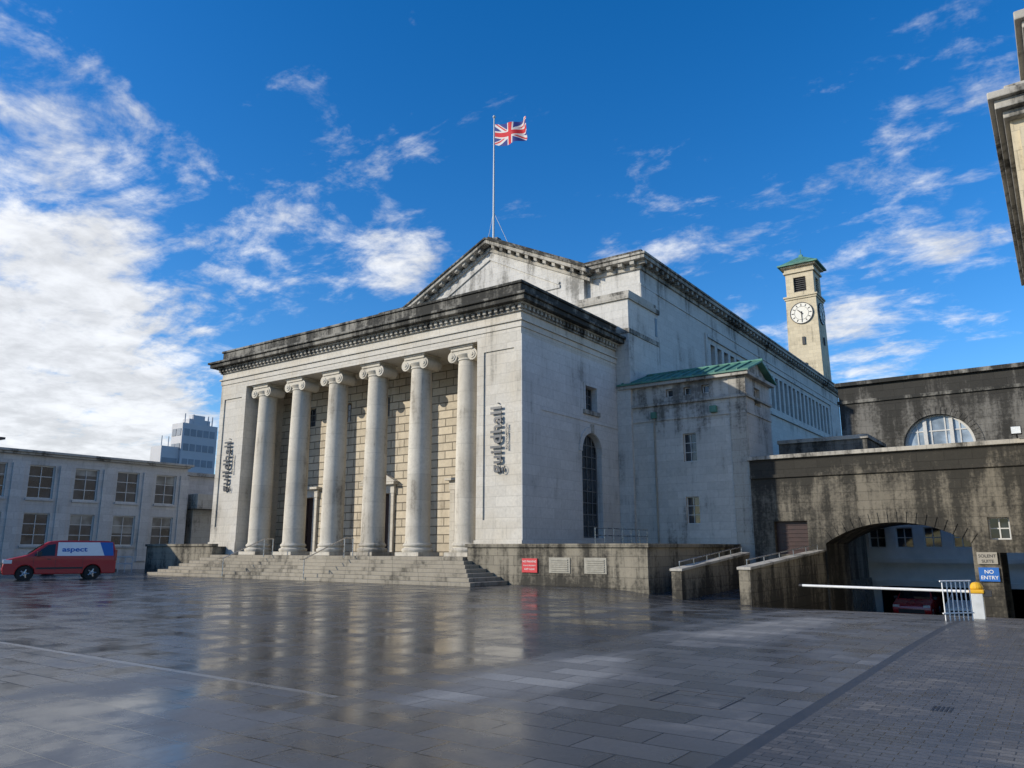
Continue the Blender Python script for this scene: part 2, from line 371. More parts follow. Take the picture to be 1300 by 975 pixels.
cb=Bd(GH,'ionic_columns',M['column'],smooth=True); cp=Bd(GH,'column_capitals',M['column'],bevel=.012); 
for x in cols:
    yc=30.35; r0=.65; r1=.56; zb=1.18; zt=11.1
    prof=[(.78,zb+.2),(.82,zb+.26),(.82,zb+.34),(.76,zb+.4),(.70,zb+.42),(.69,zb+.48),(.74,zb+.5),(.76,zb+.56),(.74,zb+.62),(r0+.03,zb+.66),(r0,zb+.76)]
    for i in range(1,15):
        t=i/14; prof.append((r0-(r0-r1)*t**1.7,zb+.76+(zt-zb-.76)*t))
    prof+=[(r1+.05,zt+.03),(r1+.05,zt+.1),(r1+.01,zt+.12),(r1+.14,zt+.3),(r1+.14,zt+.34)]
    cb.lathe(x,yc,prof,40)
    cp.box(x-.82,x+.82,yc-.82,yc+.82,zb,zb+.2)
    cp.box(x-.62,x+.62,yc-.6,yc+.6,zt+.27,zt+.52)
    for sxx in (-1,1):
        vx=x+sxx*.66; vz=zt+.24
        cp.tube((vx,yc-.56,vz),(vx,yc+.56,vz),.29,20)
        for rr,dd in ((.31,.03),(.2,.07),(.09,.11)):
            cp.tube((vx,yc-.56-dd,vz),(vx,yc-.55,vz),rr,20); 
    cp.box(x-.72,x+.72,yc-.66,yc+.66,zt+.522,zt+.66); cp.box(x-.78,x+.78,yc-.72,yc+.72,zt+.662,zt+.748)
cb.done(); cp.done()
md=Bd(GH,'link_block',M['hall']); 
for (a,c) in ((-23.6,-19.6),(-45.8,-41.8)):
    md.box(a,c,39.32,43.5,-.1,16.1); gr.box(a-.06,c+.06,39.26,43.52,14.0,14.3); gr.box(a-.12,c+.12,39.2,43.55,16.1,16.4)
    gr.box(a+.3,c-.05,39.6,43.4,16.4,16.75)
md.box(-41.8,-23.6,40.4,43.4,11,15.2)
md.done()
wf.fbox(FX(-19.6),43.0,43.3,14.6,15.8,-.02,.01)
YH=43.4; HX0,HX1=-44.7,-20.7; YE=97.5
hl=Bd(GH,'hall_walls',M['hall']); HS=FX(HX1); HF=FY(YH)
ops=[];n=15
w0,w1=70.0,92.0; p=(w1-w0)/n
for i in range(n): ops.append(OP(w0+i*p+.28,w0+(i+1)*p-.28,14.2,17.3))
for i in range(8): ops.append(OP(55.2+i*1.45+.25,55.2+(i+1)*1.45-.25,15.0,17.0))
wall(hl,HS,YH,YE,-.1,19.9,ops,.5)
for o in ops: glaze(gl,wf,HS,o,.48,2,4,.05,.05)
for a,c,z0,z1 in ((69.4,92.6,13.7,17.75),(54.6,67.4,14.6,17.4)):
    hl.fbox(HS,a,c,z1,z1+.25,-.14,.02); hl.fbox(HS,a,c,z0-.2,z0+.02,-.18,.02); hl.fbox(HS,a-.3,a,z0-.2,z1+.25,-.11,.02); hl.fbox(HS,c,c+.3,z0-.2,z1+.25,-.11,.02)
hl.fbox(HS,YH,YE,18.35,18.5,-.06,.02); hl.fbox(HS,YH,YH+2.2,-.1,18.33,-.05,.02)
wall(hl,HF,HX0,HX1,11,19.9,[],.3)
hl.poly((HX0,YH,-.1),(HX0,YE,-.1),(HX0,YE,19.9),(HX0,YH,19.9)); hl.poly((HX0,YE,-.1),(HX1,YE,-.1),(HX1,YE,19.9),(HX0,YE,19.9))
pe=8.0; PF=YH-.35; ax=23.75
hl.poly((CX-pe,PF,15.2),(CX+pe,PF,15.2),(CX+pe,PF,19.9),(CX,PF,ax),(CX-pe,PF,19.9))
hl.poly((CX+pe,PF,15.2),(CX+pe,YH,15.2),(CX+pe,YH,19.9),(CX+pe,PF,19.9)); hl.poly((CX-pe,PF,15.2),(CX-pe,YH,15.2),(CX-pe,YH,19.9),(CX-pe,PF,19.9))
for s_ in (-1,1):
    A=(CX+s_*(pe-2.0),19.5); T=(CX,22.65)
    P=[(A[0],PF-.1,A[1]),(T[0],PF-.1,T[1]),(T[0],PF-.1,T[1]+.18),(A[0]+s_*.1,PF-.1,A[1]+.18)]
    hl.hexa(P,[(q[0],PF+.01,q[2]) for q in P])
hl.box(CX-pe+1.9,CX+pe-1.9,PF-.09,PF+.01,19.25,19.48)
hl.done()
hc=Bd(GH,'hall_cornice',M['grey'],bevel=.02); ZC=-.12
hc.box(HX1-.3,HX1+.14,YH-.14,YE,19.55+ZC,19.8+ZC)
y=YH-.3
while y<YE: hc.box(HX1-.1,HX1+.55,y,y+.32,19.802+ZC,20.05+ZC); y+=.86
hc.box(HX1-.3,HX1+.66,YH-.66,YE,20.052+ZC,20.3+ZC); hc.box(HX1-.3,HX1+.76,YH-.76,YE,20.302+ZC,20.45+ZC); 
bl.box(HX1-.3,HX1+.3,YH-.3,YE,20.452+ZC,20.8+ZC)
for a,c in ((CX+pe+.02,HX1-.302),(HX0+.3,CX-pe-.02)):
    hc.box(a,c,YH-.14,YH+.4,19.55+ZC,19.8+ZC)
    x=a+.1
    while x<c+.2: hc.box(x,x+.32,YH-.55,YH+.1,19.802+ZC,20.05+ZC); x+=.86
    hc.box(a,c,YH-.66,YH+.4,20.052+ZC,20.3+ZC); hc.box(a,c,YH-.76,YH+.4,20.302+ZC,20.45+ZC); bl.box(a,c,YH-.3,YH+.4,20.452+ZC,20.8+ZC)
hc.box(HX0-.66,HX0+.3,YH-.66,YE,19.9,20.33)
sl=(ax-19.9)/pe
def rake(B,s_,d0,d1,o0,o1,t0=0,t1=1.0,yb=.5):
    def pt(t,o,y): 
        x=CX+s_*(pe+.55)*(1-t); z=19.9-.55*sl+(ax-19.9+.55*sl)*t+o; return (x,y,z)
    B.hexa([pt(t0,o0,PF-d1),pt(t1,o0,PF-d1),pt(t1,o0,PF+yb),pt(t0,o0,PF+yb)],[pt(t0,o1,PF-d1),pt(t1,o1,PF-d1),pt(t1,o1,PF+yb),pt(t0,o1,PF+yb)])
for s_ in (-1,1):
    rake(hc,s_,0,.14,-.45,-.18)
    t=.03
    while t<.97: rake(hc,s_,0,.55,-.175,.07,t,t+.032,.1); t+=.088
    rake(hc,s_,0,.68,.075,.33); rake(bl,s_,0,.78,.335,.5); rake(bl,s_,0,.3,.505,.72)
hc.done(); bl.done(); gr.done(); 
rf=Bd(GH,'hall_roof',M['roof'])
for s_ in (-1,1):
    rf.poly((CX,PF+.3,ax+.45),(CX,YE-8,ax+.45),(CX+s_*(pe+.4),YE-8,20.2),(CX+s_*(pe+.4),PF+.3,20.2))
rf.poly((CX-pe,YE-8,20.2),(CX+pe,YE-8,20.2),(CX,YE-8,ax+.45))
rf.box(HX0,HX1-.31,YH+.4,YE-.01,19.85,20.25); rf.done()
sp_=Bd(GH,'steps',M['step'],bevel=.012); N=7; h=1.18/N
for i in range(N):
    d=.42*(N-1-i); sp_.box(-42.9-d*.98,-23.0+d*.98, 28.3-d, 29.4-.001*i if i<N-1 else 32.49, i*h-(.4 if i==0 else 0.0), (i+1)*h)
sp_.done()
pd=Bd(GH,'podium',M['podium'],bevel=.015)
pd.box(-22.9,-13.7,28.5,39.28,-.8,1.62); pd.box(-22.98,-13.62,28.42,28.85,1.62,1.78); pd.box(-14.05,-13.62,28.852,39.2,1.62,1.78)
pd.box(-22.92,-13.66,28.45,28.499,-.8,.12)
pd.box(-22.85,-20.45,28.9,29.7,1.0,1.25)
pd.box(-50.5,-43.0,28.5,39.2,-.3,1.68); pd.box(-50.58,-42.95,28.42,28.85,1.68,1.84); pd.done()
vn=Bd(GH,'podium_vents',M['vent'])
vd=Bd(GH,'podium_vent_panels',M['vent'])
for a in (-18.35,-16.6):
    PF_=FY(28.5); vn.fbox(PF_,a,a+1.05,.55,1.2,-.03,-.003)
    for q in range(6): vd.fbox(PF_,a+.1,a+.95,.62+q*.09,.67+q*.09,-.06,-.031)
vn.done(); vd.done()
gl.done(); wf.done()
hr=group('podium_railing'); b=Bd(hr,'rails',M['steel'],smooth=True)
for z in (2.2,2.55): b.tube((-18.6,33,z),(-18.6,38.8,z),.025)
for i in range(7): b.tube((-18.6,33+i*.95,1.6),(-18.6,33+i*.95,2.56),.022)
b.done()
for nm,xx in (('step_handrail',-37.7),('step_handrail.001',-31.0)):
    hr=group(nm); b=Bd(hr,'rail',M['steel'],smooth=True)
    b.tube((xx,25.7,1.05),(xx,28.3,2.1),.028); b.tube((xx,28.3,2.1),(xx,28.9,2.1),.028); b.tube((xx,25.7,1.05),(xx,25.7,.1),.028); b.tube((xx,28.3,2.1),(xx,28.3,1.1),.028); b.tube((xx,25.4,1.05),(xx,25.7,1.05),.028); b.tube((xx,28.9,2.1),(xx,28.9,1.1),.028)
    b.done()
hr=group('plaza_railing'); b=Bd(hr,'rails',M['pole'],smooth=True)
for z in (.55,1.0): b.tube((-57.0,27.8,z),(-50.8,27.8,z),.03)
for i in range(8): b.tube((-57.0+i*.88,27.8,-.1),(-57.0+i*.88,27.8,1.0),.03)
b.done()

def text(parent,name,body,size,mat,loc,rot,ext=.03,sx=1.0,bold=0.0,align='LEFT',spacing=1.0):
    cu=bpy.data.curves.new(name,'FONT'); cu.body=body; cu.size=size; cu.extrude=ext; cu.align_x=align; cu.offset=bold; cu.space_character=spacing
    o=bpy.data.objects.new(name+'_c',cu); COL.objects.link(o); bpy.context.view_layer.update()
    dg=bpy.context.evaluated_depsgraph_get(); me=bpy.data.meshes.new_from_object(o.evaluated_get(dg)); bpy.data.objects.remove(o)
    me.materials.clear(); me.materials.append(mat)
    ob=bpy.data.objects.new(name,me); COL.objects.link(ob); ob.parent=parent; ob.location=loc; ob.rotation_euler=rot; ob.scale=(sx,1,1); return ob
for nm,xc in (('guildhall_sign',-21.85),('guildhall_sign.001',-43.55)):
    gsn=group(nm)
    R=(math.radians(90),math.radians(-90),0)
    text(gsn,'main_letters','guildhall',.92,M['letter'],(xc+.2,YF-.05,5.1),R,.025,.98,.018,spacing=1.1)
    text(gsn,'small_letters','SOUTHAMPTON',.14,M['letter'],(xc+.56,YF-.03,6.2),R,.015,1.2,.002)
    b=Bd(gsn,'fixings',M['letter'])
    for zz in (5.4,6.5,7.7,8.5): b.box(xc-.05,xc+.0,YF-.04,YF+.08,zz,zz+.04)
    b.done()
ns=group('notice_board'); b=Bd(ns,'panel',M['red']); b.box(-19.75,-18.95,28.44,28.496,.55,1.15); b.done()
for i,(t,s_) in enumerate((('NO PARKING',.12),('PRIVATE PROPERTY',.075),('KEEP CLEAR',.1))):
    text(ns,'line',t,s_,M['white'],(-19.35,28.436,.98-i*.16),(math.radians(90),0,0),.002,1,0,'CENTER')

# ================================================================== FLAG
fp=group('flagpole'); b=Bd(fp,'pole',M['pole'],smooth=True)
b.tube((CX+.1,YH-.1,23.7),(CX+.1,YH-.1,34.5),.085,12,.045); b.lathe(CX+.1,YH-.1,[(.01,34.48),(.1,34.55),(.12,34.63),(.08,34.72),(.01,34.75)],12)
b.tube((CX+.1,YH-.1,26.6),(CX+1.2,YH+.3,23.9),.02,6); b.tube((CX+.1,YH-.1,26.6),(CX-1.0,YH+.3,23.7),.02,6); b.done()
bs=Bd(fp,'base_bracket',M['trim']); bs.box(CX-.4,CX+.6,YH-.3,YH+.2,24.1,24.4); bs.done()
def jack(u,v):
    x=u-1; y=v-.5
    if abs(y)<.1 or abs(x)<.1: return 1
    if abs(y)<.167 or abs(x)<.167: return 2
    for s_ in (1,-1):
        d=(y-s_*x*.5)/math.sqrt(1.25)
        if abs(d)<.1:
            dd=d*(1 if x>0 else -1)
            if -.067<dd<0 : return 1
            return 2
    return 0
fl=Bd(fp,'union_flag',[M['fblue'],M['fred'],M['fwhite']]); nx,ny=96,48; Wd,Hd=3.6,1.75
vs=[]
for j in range(ny+1):
    for i in range(nx+1):
        u=i/nx; v=j/ny
        y=.3*math.sin(u*9+v*1.2)*u+.13*math.sin(u*17+2*v)*u
        vs.append((CX+.18+u*Wd*.95+.06*math.sin(u*9+1)*u, YH-.1+y-u*.5, 32.2+v*Hd-u*.95-.22*math.sin(u*4.5)*(1-v*.4)))
for j in range(ny):
    for i in range(nx): fl.f.append((j*(nx+1)+i,j*(nx+1)+i+1,(j+1)*(nx+1)+i+1,(j+1)*(nx+1)+i)); fl.mi.append(jack((i+.5)/nx*2,(j+.5)/ny))
fl.v=vs; fl.sm=True; fl.done()

# ================================================================== ANNEX
AN=group('stair_annex'); YA=39.5; AX0,AX1=-20.4,-13.0; AY1=43.7
a_=Bd(AN,'walls',M['annex']); ag=Bd(AN,'window_glass',M['glass']); af=Bd(AN,'window_frames',M['wframe']); at=Bd(AN,'mouldings',M['grey'],bevel=.02)
AF=FY(YA); AS=FX(AX1)
ops=[OP(-16.6,-15.85,6.2,7.75),OP(-16.6,-15.85,2.85,4.3)]+[OP(x,x+.42,9.9,10.35) for x in (-17.5,-16.45,-15.4)]
wall(a_,AF,AX0,AX1,-.6,10.75,ops,.3)
for o in ops[:2]: glaze(ag,af,AF,o,.22,2,3,.03,.045)
for o in ops[2:]: glaze(ag,af,AF,o,.28,1,1)
ops2=[OP(41.0,42.0,9.2,10.2)]
wall(a_,AS,YA,AY1,-.6,10.75,ops2,.3)
for o in ops2: glaze(ag,af,AS,o,.28,1,1)
a_.poly((AX1,YA,10.75),(AX1,AY1,10.75),(AX1,(YA+AY1)/2,11.75))
a_.fbox(AF,AX0,AX1+.03,8.6,8.72,-.06,.02); a_.fbox(AS,YA-.06,AY1,8.6,8.72,-.06,.02)
at.box(AX0,AX1+.14,YA-.14,AY1,9.45,9.6)
at.box(AX0,AX1+.3,YA-.3,YA+.2,10.6,10.78); at.box(AX1-.2,AX1+.3,YA+.2,AY1+.2,10.6,10.78)
at.box(AX1-.9,AX1+.05,YA-.05,YA+.0,-.5,10.6); 
a_.done(); ag.done(); af.done(); at.done()
ar=Bd(AN,'copper_roof',M['copper']); ym=(YA+AY1)/2; RH=.9
def roofpt(x,t,off=0): return (x,YA-.38+(ym-YA+.38)*t,10.79+RH*t+off)
ar.hexa([roofpt(AX0,0),roofpt(AX1+.36,0),roofpt(AX1+.36,1),roofpt(AX0,1)],[roofpt(AX0,0,.09),roofpt(AX1+.36,0,.09),roofpt(AX1+.36,1,.09),roofpt(AX0,1,.09)])
def roofpb(x,t,off=0): return (x,AY1+.38-(AY1+.38-ym)*t,10.79+RH*t+off)
ar.hexa([roofpb(AX0,0),roofpb(AX1+.36,0),roofpb(AX1+.36,.999),roofpb(AX0,.999)],[roofpb(AX0,0,.09),roofpb(AX1+.36,0,.09),roofpb(AX1+.36,.999,.09),roofpb(AX0,.999,.09)])
x=AX0+.3
while x<AX1+.3:
    ar.hexa([roofpt(x,0,.09),roofpt(x+.06,0,.09),roofpt(x+.06,1,.09),roofpt(x,1,.09)],[roofpt(x,0,.17),roofpt(x+.06,0,.17),roofpt(x+.06,1,.17),roofpt(x,1,.17)]); x+=.62
ar.tube((AX0,ym,10.9+RH),(AX1+.4,ym,10.9+RH),.09,8)
ar.done()
dp=Bd(AN,'downpipe_hopper',M['copper']); dp.box(-14.9,-14.55,YA-.3,YA-.01,8.75,9.1); dp.box(-18.4,-18.1,YA-.2,YA-.01,8.75,9.1); dp.done()
dp=Bd(AN,'downpipe',M['vent']); dp.tube((-18.25,YA-.1,1.5),(-18.25,YA-.1,8.75),.045); dp.done()

# ================================================================== BRIDGE WALL WITH ARCH
BG=group('archway_wall'); YW=39.3; BF=FY(YW)
b_=Bd(BG,'wall',M['bridge'])
arch=OP(-9.5,-3.45,-3.0,2.75,.95); dr=OP(-11.9,-10.3,1.3,2.9); ar2=OP(-2.45,-1.0,-3.0,1.4); wn=OP(-2.75,-1.95,1.95,2.9)
wall(b_,BF,-12.95,3.5,-3.0,6.0,[arch,dr,ar2,wn],.5)
P=[(p[0],arcz(arch,p[0])) for p in arcpts(arch)]
for p,q in zip(P[:-1],P[1:]): b_.poly((p[0],YW+.5,p[1]),(q[0],YW+.5,q[1]),(q[0],YW+4.5,q[1]),(p[0],YW+4.5,p[1]))
for x in (-9.5,-3.45): b_.poly((x,YW+.5,-3.0),(x,YW+4.5,-3.0),(x,YW+4.5,1.8),(x,YW+.5,1.8))
b_.poly((-12.9,YW,6.0),(3.5,YW,6.0),(3.5,YW+4.6,6.0),(-12.9,YW+4.6,6.0))
wall(b_,FY(YW+4.6),-12.9,3.5,-3.0,6.0,[arch,ar2],.01)
cxa=(arch['u0']+arch['u1'])/2; w=3.025; R=(w*w+.95**2)/(1.9); zc=2.75-R; th=math.asin(w/R)
for i in range(17):
    t0=-th+2*th*i/17+.004; t1=-th+2*th*(i+1)/17-.004
    lo=[];hi=[]
    for d,L_ in ((-.035,lo),(.01,hi)):
        for r,t in ((R+.005,t0),(R+.5,t0),(R+.5,t1),(R+.005,t1)): L_.append(BF(cxa+r*math.sin(t),zc+r*math.cos(t),d))
    b_.hexa(lo,hi)
b_.done()
bc=Bd(BG,'copings',M['grey'],bevel=.02); bc.box(-13.05,3.5,YW-.16,YW+.5,6.0,6.2); bc.done()
bc=Bd(BG,'string_course',M['bridge'],bevel=.02); bc.box(-12.95,3.5,YW-.1,YW+.0,5.05,5.22); bc.done()
bd=Bd(BG,'door_shutter',M['door']); bd.fbox(BF,dr['u0'],dr['u1'],dr['z0'],dr['z1'],.3,.4); 
for i in range(8): bd.fbox(BF,dr['u0'],dr['u1'],dr['z0']+i*.2,dr['z0']+i*.2+.06,.27,.302)
bd.done()
bw=Bd(BG,'window_glass',M['glass']); bf=Bd(BG,'window_frames',M['wframe']); glaze(bw,bf,BF,wn,.4,2,2); bw.done(); bf.done()
LK=group('link_building'); b=Bd(LK,'walls',M['lun']); b.box(-12.9,-8.2,44.5,49.5,2.9,7.4); b.box(-12.9,-9.7,44.5,49.5,-3,2.9); b.done(); b=Bd(LK,'coping',M['grey'],bevel=.02); b.box(-12.95,-8.1,44.4,49.6,7.4,7.62); b.done()
LN=group('wing_building'); LF=FY(50)
b=Bd(LN,'walls',M['lun']); lun=OP(-7.2,-3.55,7.35,9.2,1.82); under=OP(-9.2,-1.4,-4,-.55); lows=[OP(-9.6+i*1.45,-8.7+i*1.45,1.6,2.75) for i in range(6)]
wall(b,LF,-10.6,14,3.4,11.4,[lun],.4)
b.poly((-10.6,50,-4),(-10.6,75,-4),(-10.6,75,11.4),(-10.6,50,11.4)); b.poly((-10.6,50.3,11.4),(14,50.3,11.4),(14,75,11.4),(-10.6,75,11.4)); 
b.done()
r_=Bd(LN,'painted_lower_wall',M['render']); wall(r_,FY(49.9),-12.5,14,-4,3.4,[under]+lows,.3); r_.fbox(FY(49.9),-12.5,14,.75,1.0,-.25,.01); r_.fbox(FY(49.9),-9.4,-1.2,-.54,-.25,-.35,.01); r_.done()
c_=Bd(LN,'parapet',M['black'],bevel=.02); c_.box(-10.75,14,49.8,50.4,11.4,11.65); c_.box(-10.7,14,49.9,50.0,10.3,10.5); c_.done()
lg=Bd(LN,'lunette_glass',M['lunglass']); lf=Bd(LN,'window_frames',M['wframe']); glaze(lg,lf,LF,lun,.35,5,2,.07,.08)
for u in (-6.05,-4.7): lf.fbox(LF,u-.1,u+.1,7.35,8.95,.2,.34)
lg.done(); lgd=Bd(LN,'window_glass',M['glass'])
for o in lows: glaze(lgd,lf,FY(49.9),o,.2,2,2)
lgd.done(); lf.done()
s_=Bd(LN,'lunette_surround',M['lun'])
for i in range(24):
    t0=math.pi*i/24+.006;t1=math.pi*(i+1)/24-.006; lo=[];hi=[]
    for d,L_ in ((-.04,lo),(.01,hi)):
        for r,t in ((1.86,t0),(2.25,t0),(2.25,t1),(1.86,t1)): L_.append(LF(-5.375-r*math.cos(t),7.35+r*math.sin(t),d))
    s_.hexa(lo,hi)
s_.done()
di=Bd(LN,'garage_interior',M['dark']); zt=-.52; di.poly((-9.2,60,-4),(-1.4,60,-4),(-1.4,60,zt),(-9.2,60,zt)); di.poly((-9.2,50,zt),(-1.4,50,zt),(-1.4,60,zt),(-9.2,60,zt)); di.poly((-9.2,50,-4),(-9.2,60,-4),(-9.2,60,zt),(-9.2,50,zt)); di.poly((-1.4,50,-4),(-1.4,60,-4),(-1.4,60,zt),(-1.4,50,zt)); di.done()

def rwall(name,x,y0,y1,za,zb,h=0.0):
    G=group(name); b=Bd(G,'wall',M['podium'],bevel=.012); t=.42
    lo=[(x-t,y0,-2),(x,y0,-2),(x,y1,-2),(x-t,y1,-2)]; hi=[(x-t,y0,za),(x,y0,za),(x,y1,zb),(x-t,y1,zb)]
    b.hexa(lo,hi); b.done()
    c=Bd(G,'coping',M['grey'],bevel=.012); e=.05
    c.hexa([(x-t-e,y0-e,za),(x+e,y0-e,za),(x+e,y1,zb),(x-t-e,y1,zb)],[(x-t-e,y0-e,za+.1),(x+e,y0-e,za+.1),(x+e,y1,zb+.1),(x-t-e,y1,zb+.1)]); c.done()
    r=Bd(G,'handrail',M['steel'],smooth=True); r.tube((x-.2,y0+.3,za+.35),(x-.2,y1-.5,zb+.35),.024)
    nn=6
    for i in range(nn):
        t_=i/(nn-1); yy=y0+.3+(y1-y0-.8)*t_; zz=za+(zb-za)*t_; r.tube((x-.2,yy,zz),(x-.2,yy,zz+.35),.018,8)
    r.done()
rwall('ramp_wall',-9.56,28.3,39.2,.82,1.42)
rwall('ramp_wall.001',-12.3,28.5,36.5,.72,1.3)

# ================================================================== CLOCK TOWER
TW=group('clock_tower'); tx,ty=-28.5,117.3
t_=Bd(TW,'shaft',M['tower']); 
def taper(B,z0,z1,w0,w1):
    B.hexa([(tx-w0,ty-w0,z0),(tx+w0,ty-w0,z0),(tx+w0,ty+w0,z0),(tx-w0,ty+w0,z0)],[(tx-w1,ty-w1,z1),(tx+w1,ty-w1,z1),(tx+w1,ty+w1,z1),(tx-w1,ty+w1,z1)])
taper(t_,0,38.4,2.75,2.2)
tm=Bd(TW,'mouldings',M['tower'],bevel=.03)
tm.box(tx-2.35,tx+2.35,ty-2.35,ty+2.35,38.4,38.7); tm.box(tx-2.5,tx+2.5,ty-2.5,ty+2.5,38.7,38.95)
wb=2.05
for sx_ in (-1,1):
    for sy in (-1,1):
        tm.box(tx+sx_*wb-(1.15 if sx_>0 else 0),tx+sx_*wb+(0 if sx_>0 else 1.15),ty+sy*wb-(1.15 if sy>0 else 0),ty+sy*wb+(0 if sy>0 else 1.15),38.95,42.6)
tm.box(tx-wb+.01,tx+wb-.01,ty-wb+.01,ty+wb-.01,41.9,42.62); tm.box(tx-wb+.01,tx+wb-.01,ty-wb+.01,ty+wb-.01,38.94,39.6)
tm.box(tx-2.3,tx+2.3,ty-2.3,ty+2.3,42.62,42.95); tm.box(tx-2.15,tx+2.15,ty-2.15,ty+2.15,42.95,43.5); tm.box(tx-2.55,tx+2.55,ty-2.55,ty+2.55,43.5,43.75)
tm.done(); t_.done()
td=Bd(TW,'belfry_louvres',M['trim']); td.box(tx-1.2,tx+1.2,ty-1.5,ty+1.5,39.6,41.9); td.box(tx-1.5,tx+1.5,ty-1.2,ty+1.2,39.6,41.9)
for i in range(7): td.box(tx-.9,tx+.9,ty-1.75,ty-1.5,39.7+i*.32,39.82+i*.32); td.box(tx+1.5,tx+1.75,ty-.9,ty+.9,39.7+i*.32,39.82+i*.32)
WF=ty-2.42
td.box(tx-.2,tx+.2,WF-.05,WF+.2,31.2,32.4); td.box(tx+2.2,tx+2.48,ty-.2,ty+.2,31.2,32.4); td.box(tx-.2,tx+.2,WF-.12,WF+.2,27.2,28.4)
td.done()
tr=Bd(TW,'copper_roof',M['copper'],bevel=.02); taper(tr,43.75,44.0,2.95,2.95); taper(tr,44.0,45.7,2.8,.35); taper(tr,45.7,46.1,.3,.25); tr.tube((tx,ty,46.1),(tx,ty,47.0),.05); tr.done()
cz=36.1
for nm,F in (('clock_front',FY(ty-2.27)),('clock_side',FX(tx+2.27))):
    c0=tx if nm=='clock_front' else ty
    d=Bd(TW,nm+'_dial',M['dial']); k=Bd(TW,nm+'_hands',M['trim'])
    n=40
    def ring(B,r0,r1,d0,d1):
        for i in range(n):
            t0=2*math.pi*i/n;t1=2*math.pi*(i+1)/n
            B.hexa([F(c0+r0*math.cos(t0),cz+r0*math.sin(t0),d0),F(c0+r1*math.cos(t0),cz+r1*math.sin(t0),d0),F(c0+r1*math.cos(t1),cz+r1*math.sin(t1),d0),F(c0+r0*math.cos(t1),cz+r0*math.sin(t1),d0)],
                   [F(c0+r0*math.cos(t0),cz+r0*math.sin(t0),d1),F(c0+r1*math.cos(t0),cz+r1*math.sin(t0),d1),F(c0+r1*math.cos(t1),cz+r1*math.sin(t1),d1),F(c0+r0*math.cos(t1),cz+r0*math.sin(t1),d1)])
    ring(d,0.001,1.6,-.12,.1); ring(k,1.58,1.68,-.16,.08); ring(k,1.0,1.04,-.14,-.11)
    for i in range(12):
        t=2*math.pi*i/12; c,s=math.cos(t),math.sin(t)
        pts=[(1.12,-.06),(1.45,-.06),(1.45,.06),(1.12,.06)]
        lo=[F(c0+r*c-q*s,cz+r*s+q*c,-.15) for r,q in pts]; hi=[F(c0+r*c-q*s,cz+r*s+q*c,-.11) for r,q in pts]; k.hexa(lo,hi)
    for ang,ln,wd in ((math.radians(90-315),.85,.1),(math.radians(90-180),1.3,.07)):
        c,s=math.cos(ang),math.sin(ang); pts=[(-.25,-wd),(ln,-wd*.4),(ln,wd*.4),(-.25,wd)]
        lo=[F(c0+r*c-q*s,cz+r*s+q*c,-.19) for r,q in pts]; hi=[F(c0+r*c-q*s,cz+r*s+q*c,-.155) for r,q in pts]; k.hexa(lo,hi)
    d.done(); k.done()

# ================================================================== LEFT OFFICES
LO=group('civic_offices'); F=FX(-58)
b=Bd(LO,'walls',M['left']); g_=Bd(LO,'window_glass',M['glass']); g2=Bd(LO,'window_blinds',M['glassb']); f_=Bd(LO,'window_frames',M['wframe'])
ops=[]; 
for i in range(-14,4):
    y=23.75+i*3.08; ops+= [OP(y,y+1.7,4.95,7.25),OP(y,y+1.7,1.75,3.95)]
wall(b,F,-25,35.6,-.3,7.9,ops,.25)
for i,o in enumerate(ops):
    zt=o['z1']-random.choice([.5,.9,.0,1.3,.7])
    glaze(g_,f_,F,o,.22,2,3,.05,.08)
    if zt<o['z1']: g2.fbox(F,o['u0']+.05,o['u1']-.05,zt,o['z1']-.02,.195,.205)
for i in range(-15,4):
    y=23.75+i*3.08+1.7+.3; b.fbox(F,y,y+.75,0.6,7.3,-.12,.01)
for o in ops: b.fbox(F,o['u0']-.08,o['u1']+.08,o['z0']-.14,o['z0']-.002,-.13,.01)
b.poly((-58,35.6,-.3),(-62,35.6,-.3),(-62,35.6,7.9),(-58,35.6,7.9))
b.box(-72,-61.5,35.6,60,-.3,7.7); b.box(-61.45,-46,44,58,-.3,7.6)
b.done(); g_.done(); g2.done(); f_.done()
c=Bd(LO,'cornice',M['grey'],bevel=.02); c.box(-72,-57.7,-25,35.7,7.9,8.05); c.box(-72,-57.55,-25,35.9,8.05,8.22); c.box(-72,-61.2,35.95,60,7.7,8.0); c.box(-61.4,-45.8,43.8,58,7.6,7.85); c.done()
c=Bd(LO,'balcony',M['grey'],bevel=.02); c.box(-61.4,-57.2,36.2,38.6,4.7,4.95); c.box(-57.4,-57.2,36.2,38.6,4.95,5.9); c.box(-61.4,-57.42,36.2,36.35,4.95,5.9); c.box(-61.4,-58.2,36.5,38.5,-.2,4.68); c.done()
c=Bd(LO,'roof_units',M['trim']); c.box(-66,-62,18.2,19.6,8.22,9.2); c.tube((-60,22.3,8.2),(-60,22.3,9.0),.05); c.box(-60.4,-59.6,22,22.6,9.0,9.15); c.done()
OB=group('office_tower'); b=Bd(OB,'walls',M['office']); b.box(-154,-150,90,98.3,0,27.6); b.box(-154.5,-150.5,86,89.99,0,22.3); b.done()
g_=Bd(OB,'window_bands',M['oglass'])
for i in range(8): 
    z=2.5+i*3.2; 
    for q in range(5): g_.box(-150.1,-149.95,90.5+q*1.5,91.7+q*1.5,z,z+1.5)
    for q in range(2): g_.box(-153.6+q*1.8,-152.2+q*1.8,89.9,89.95,z,z+1.5)
    if z<20: g_.box(-150.6,-150.45,86.3,89.6,z,z+1.4)
g_.done(); c=Bd(OB,'roof_plant',M['office']); c.box(-153.5,-151,92,97,27.6,28.8)
for yy in (91,93,96.5,97.5): c.tube((-151,yy,27.6),(-151,yy,29.8),.12,6)
for yy in (86.5,88): c.tube((-151.5,yy,22.3),(-151.5,yy,24.5),.1,6)
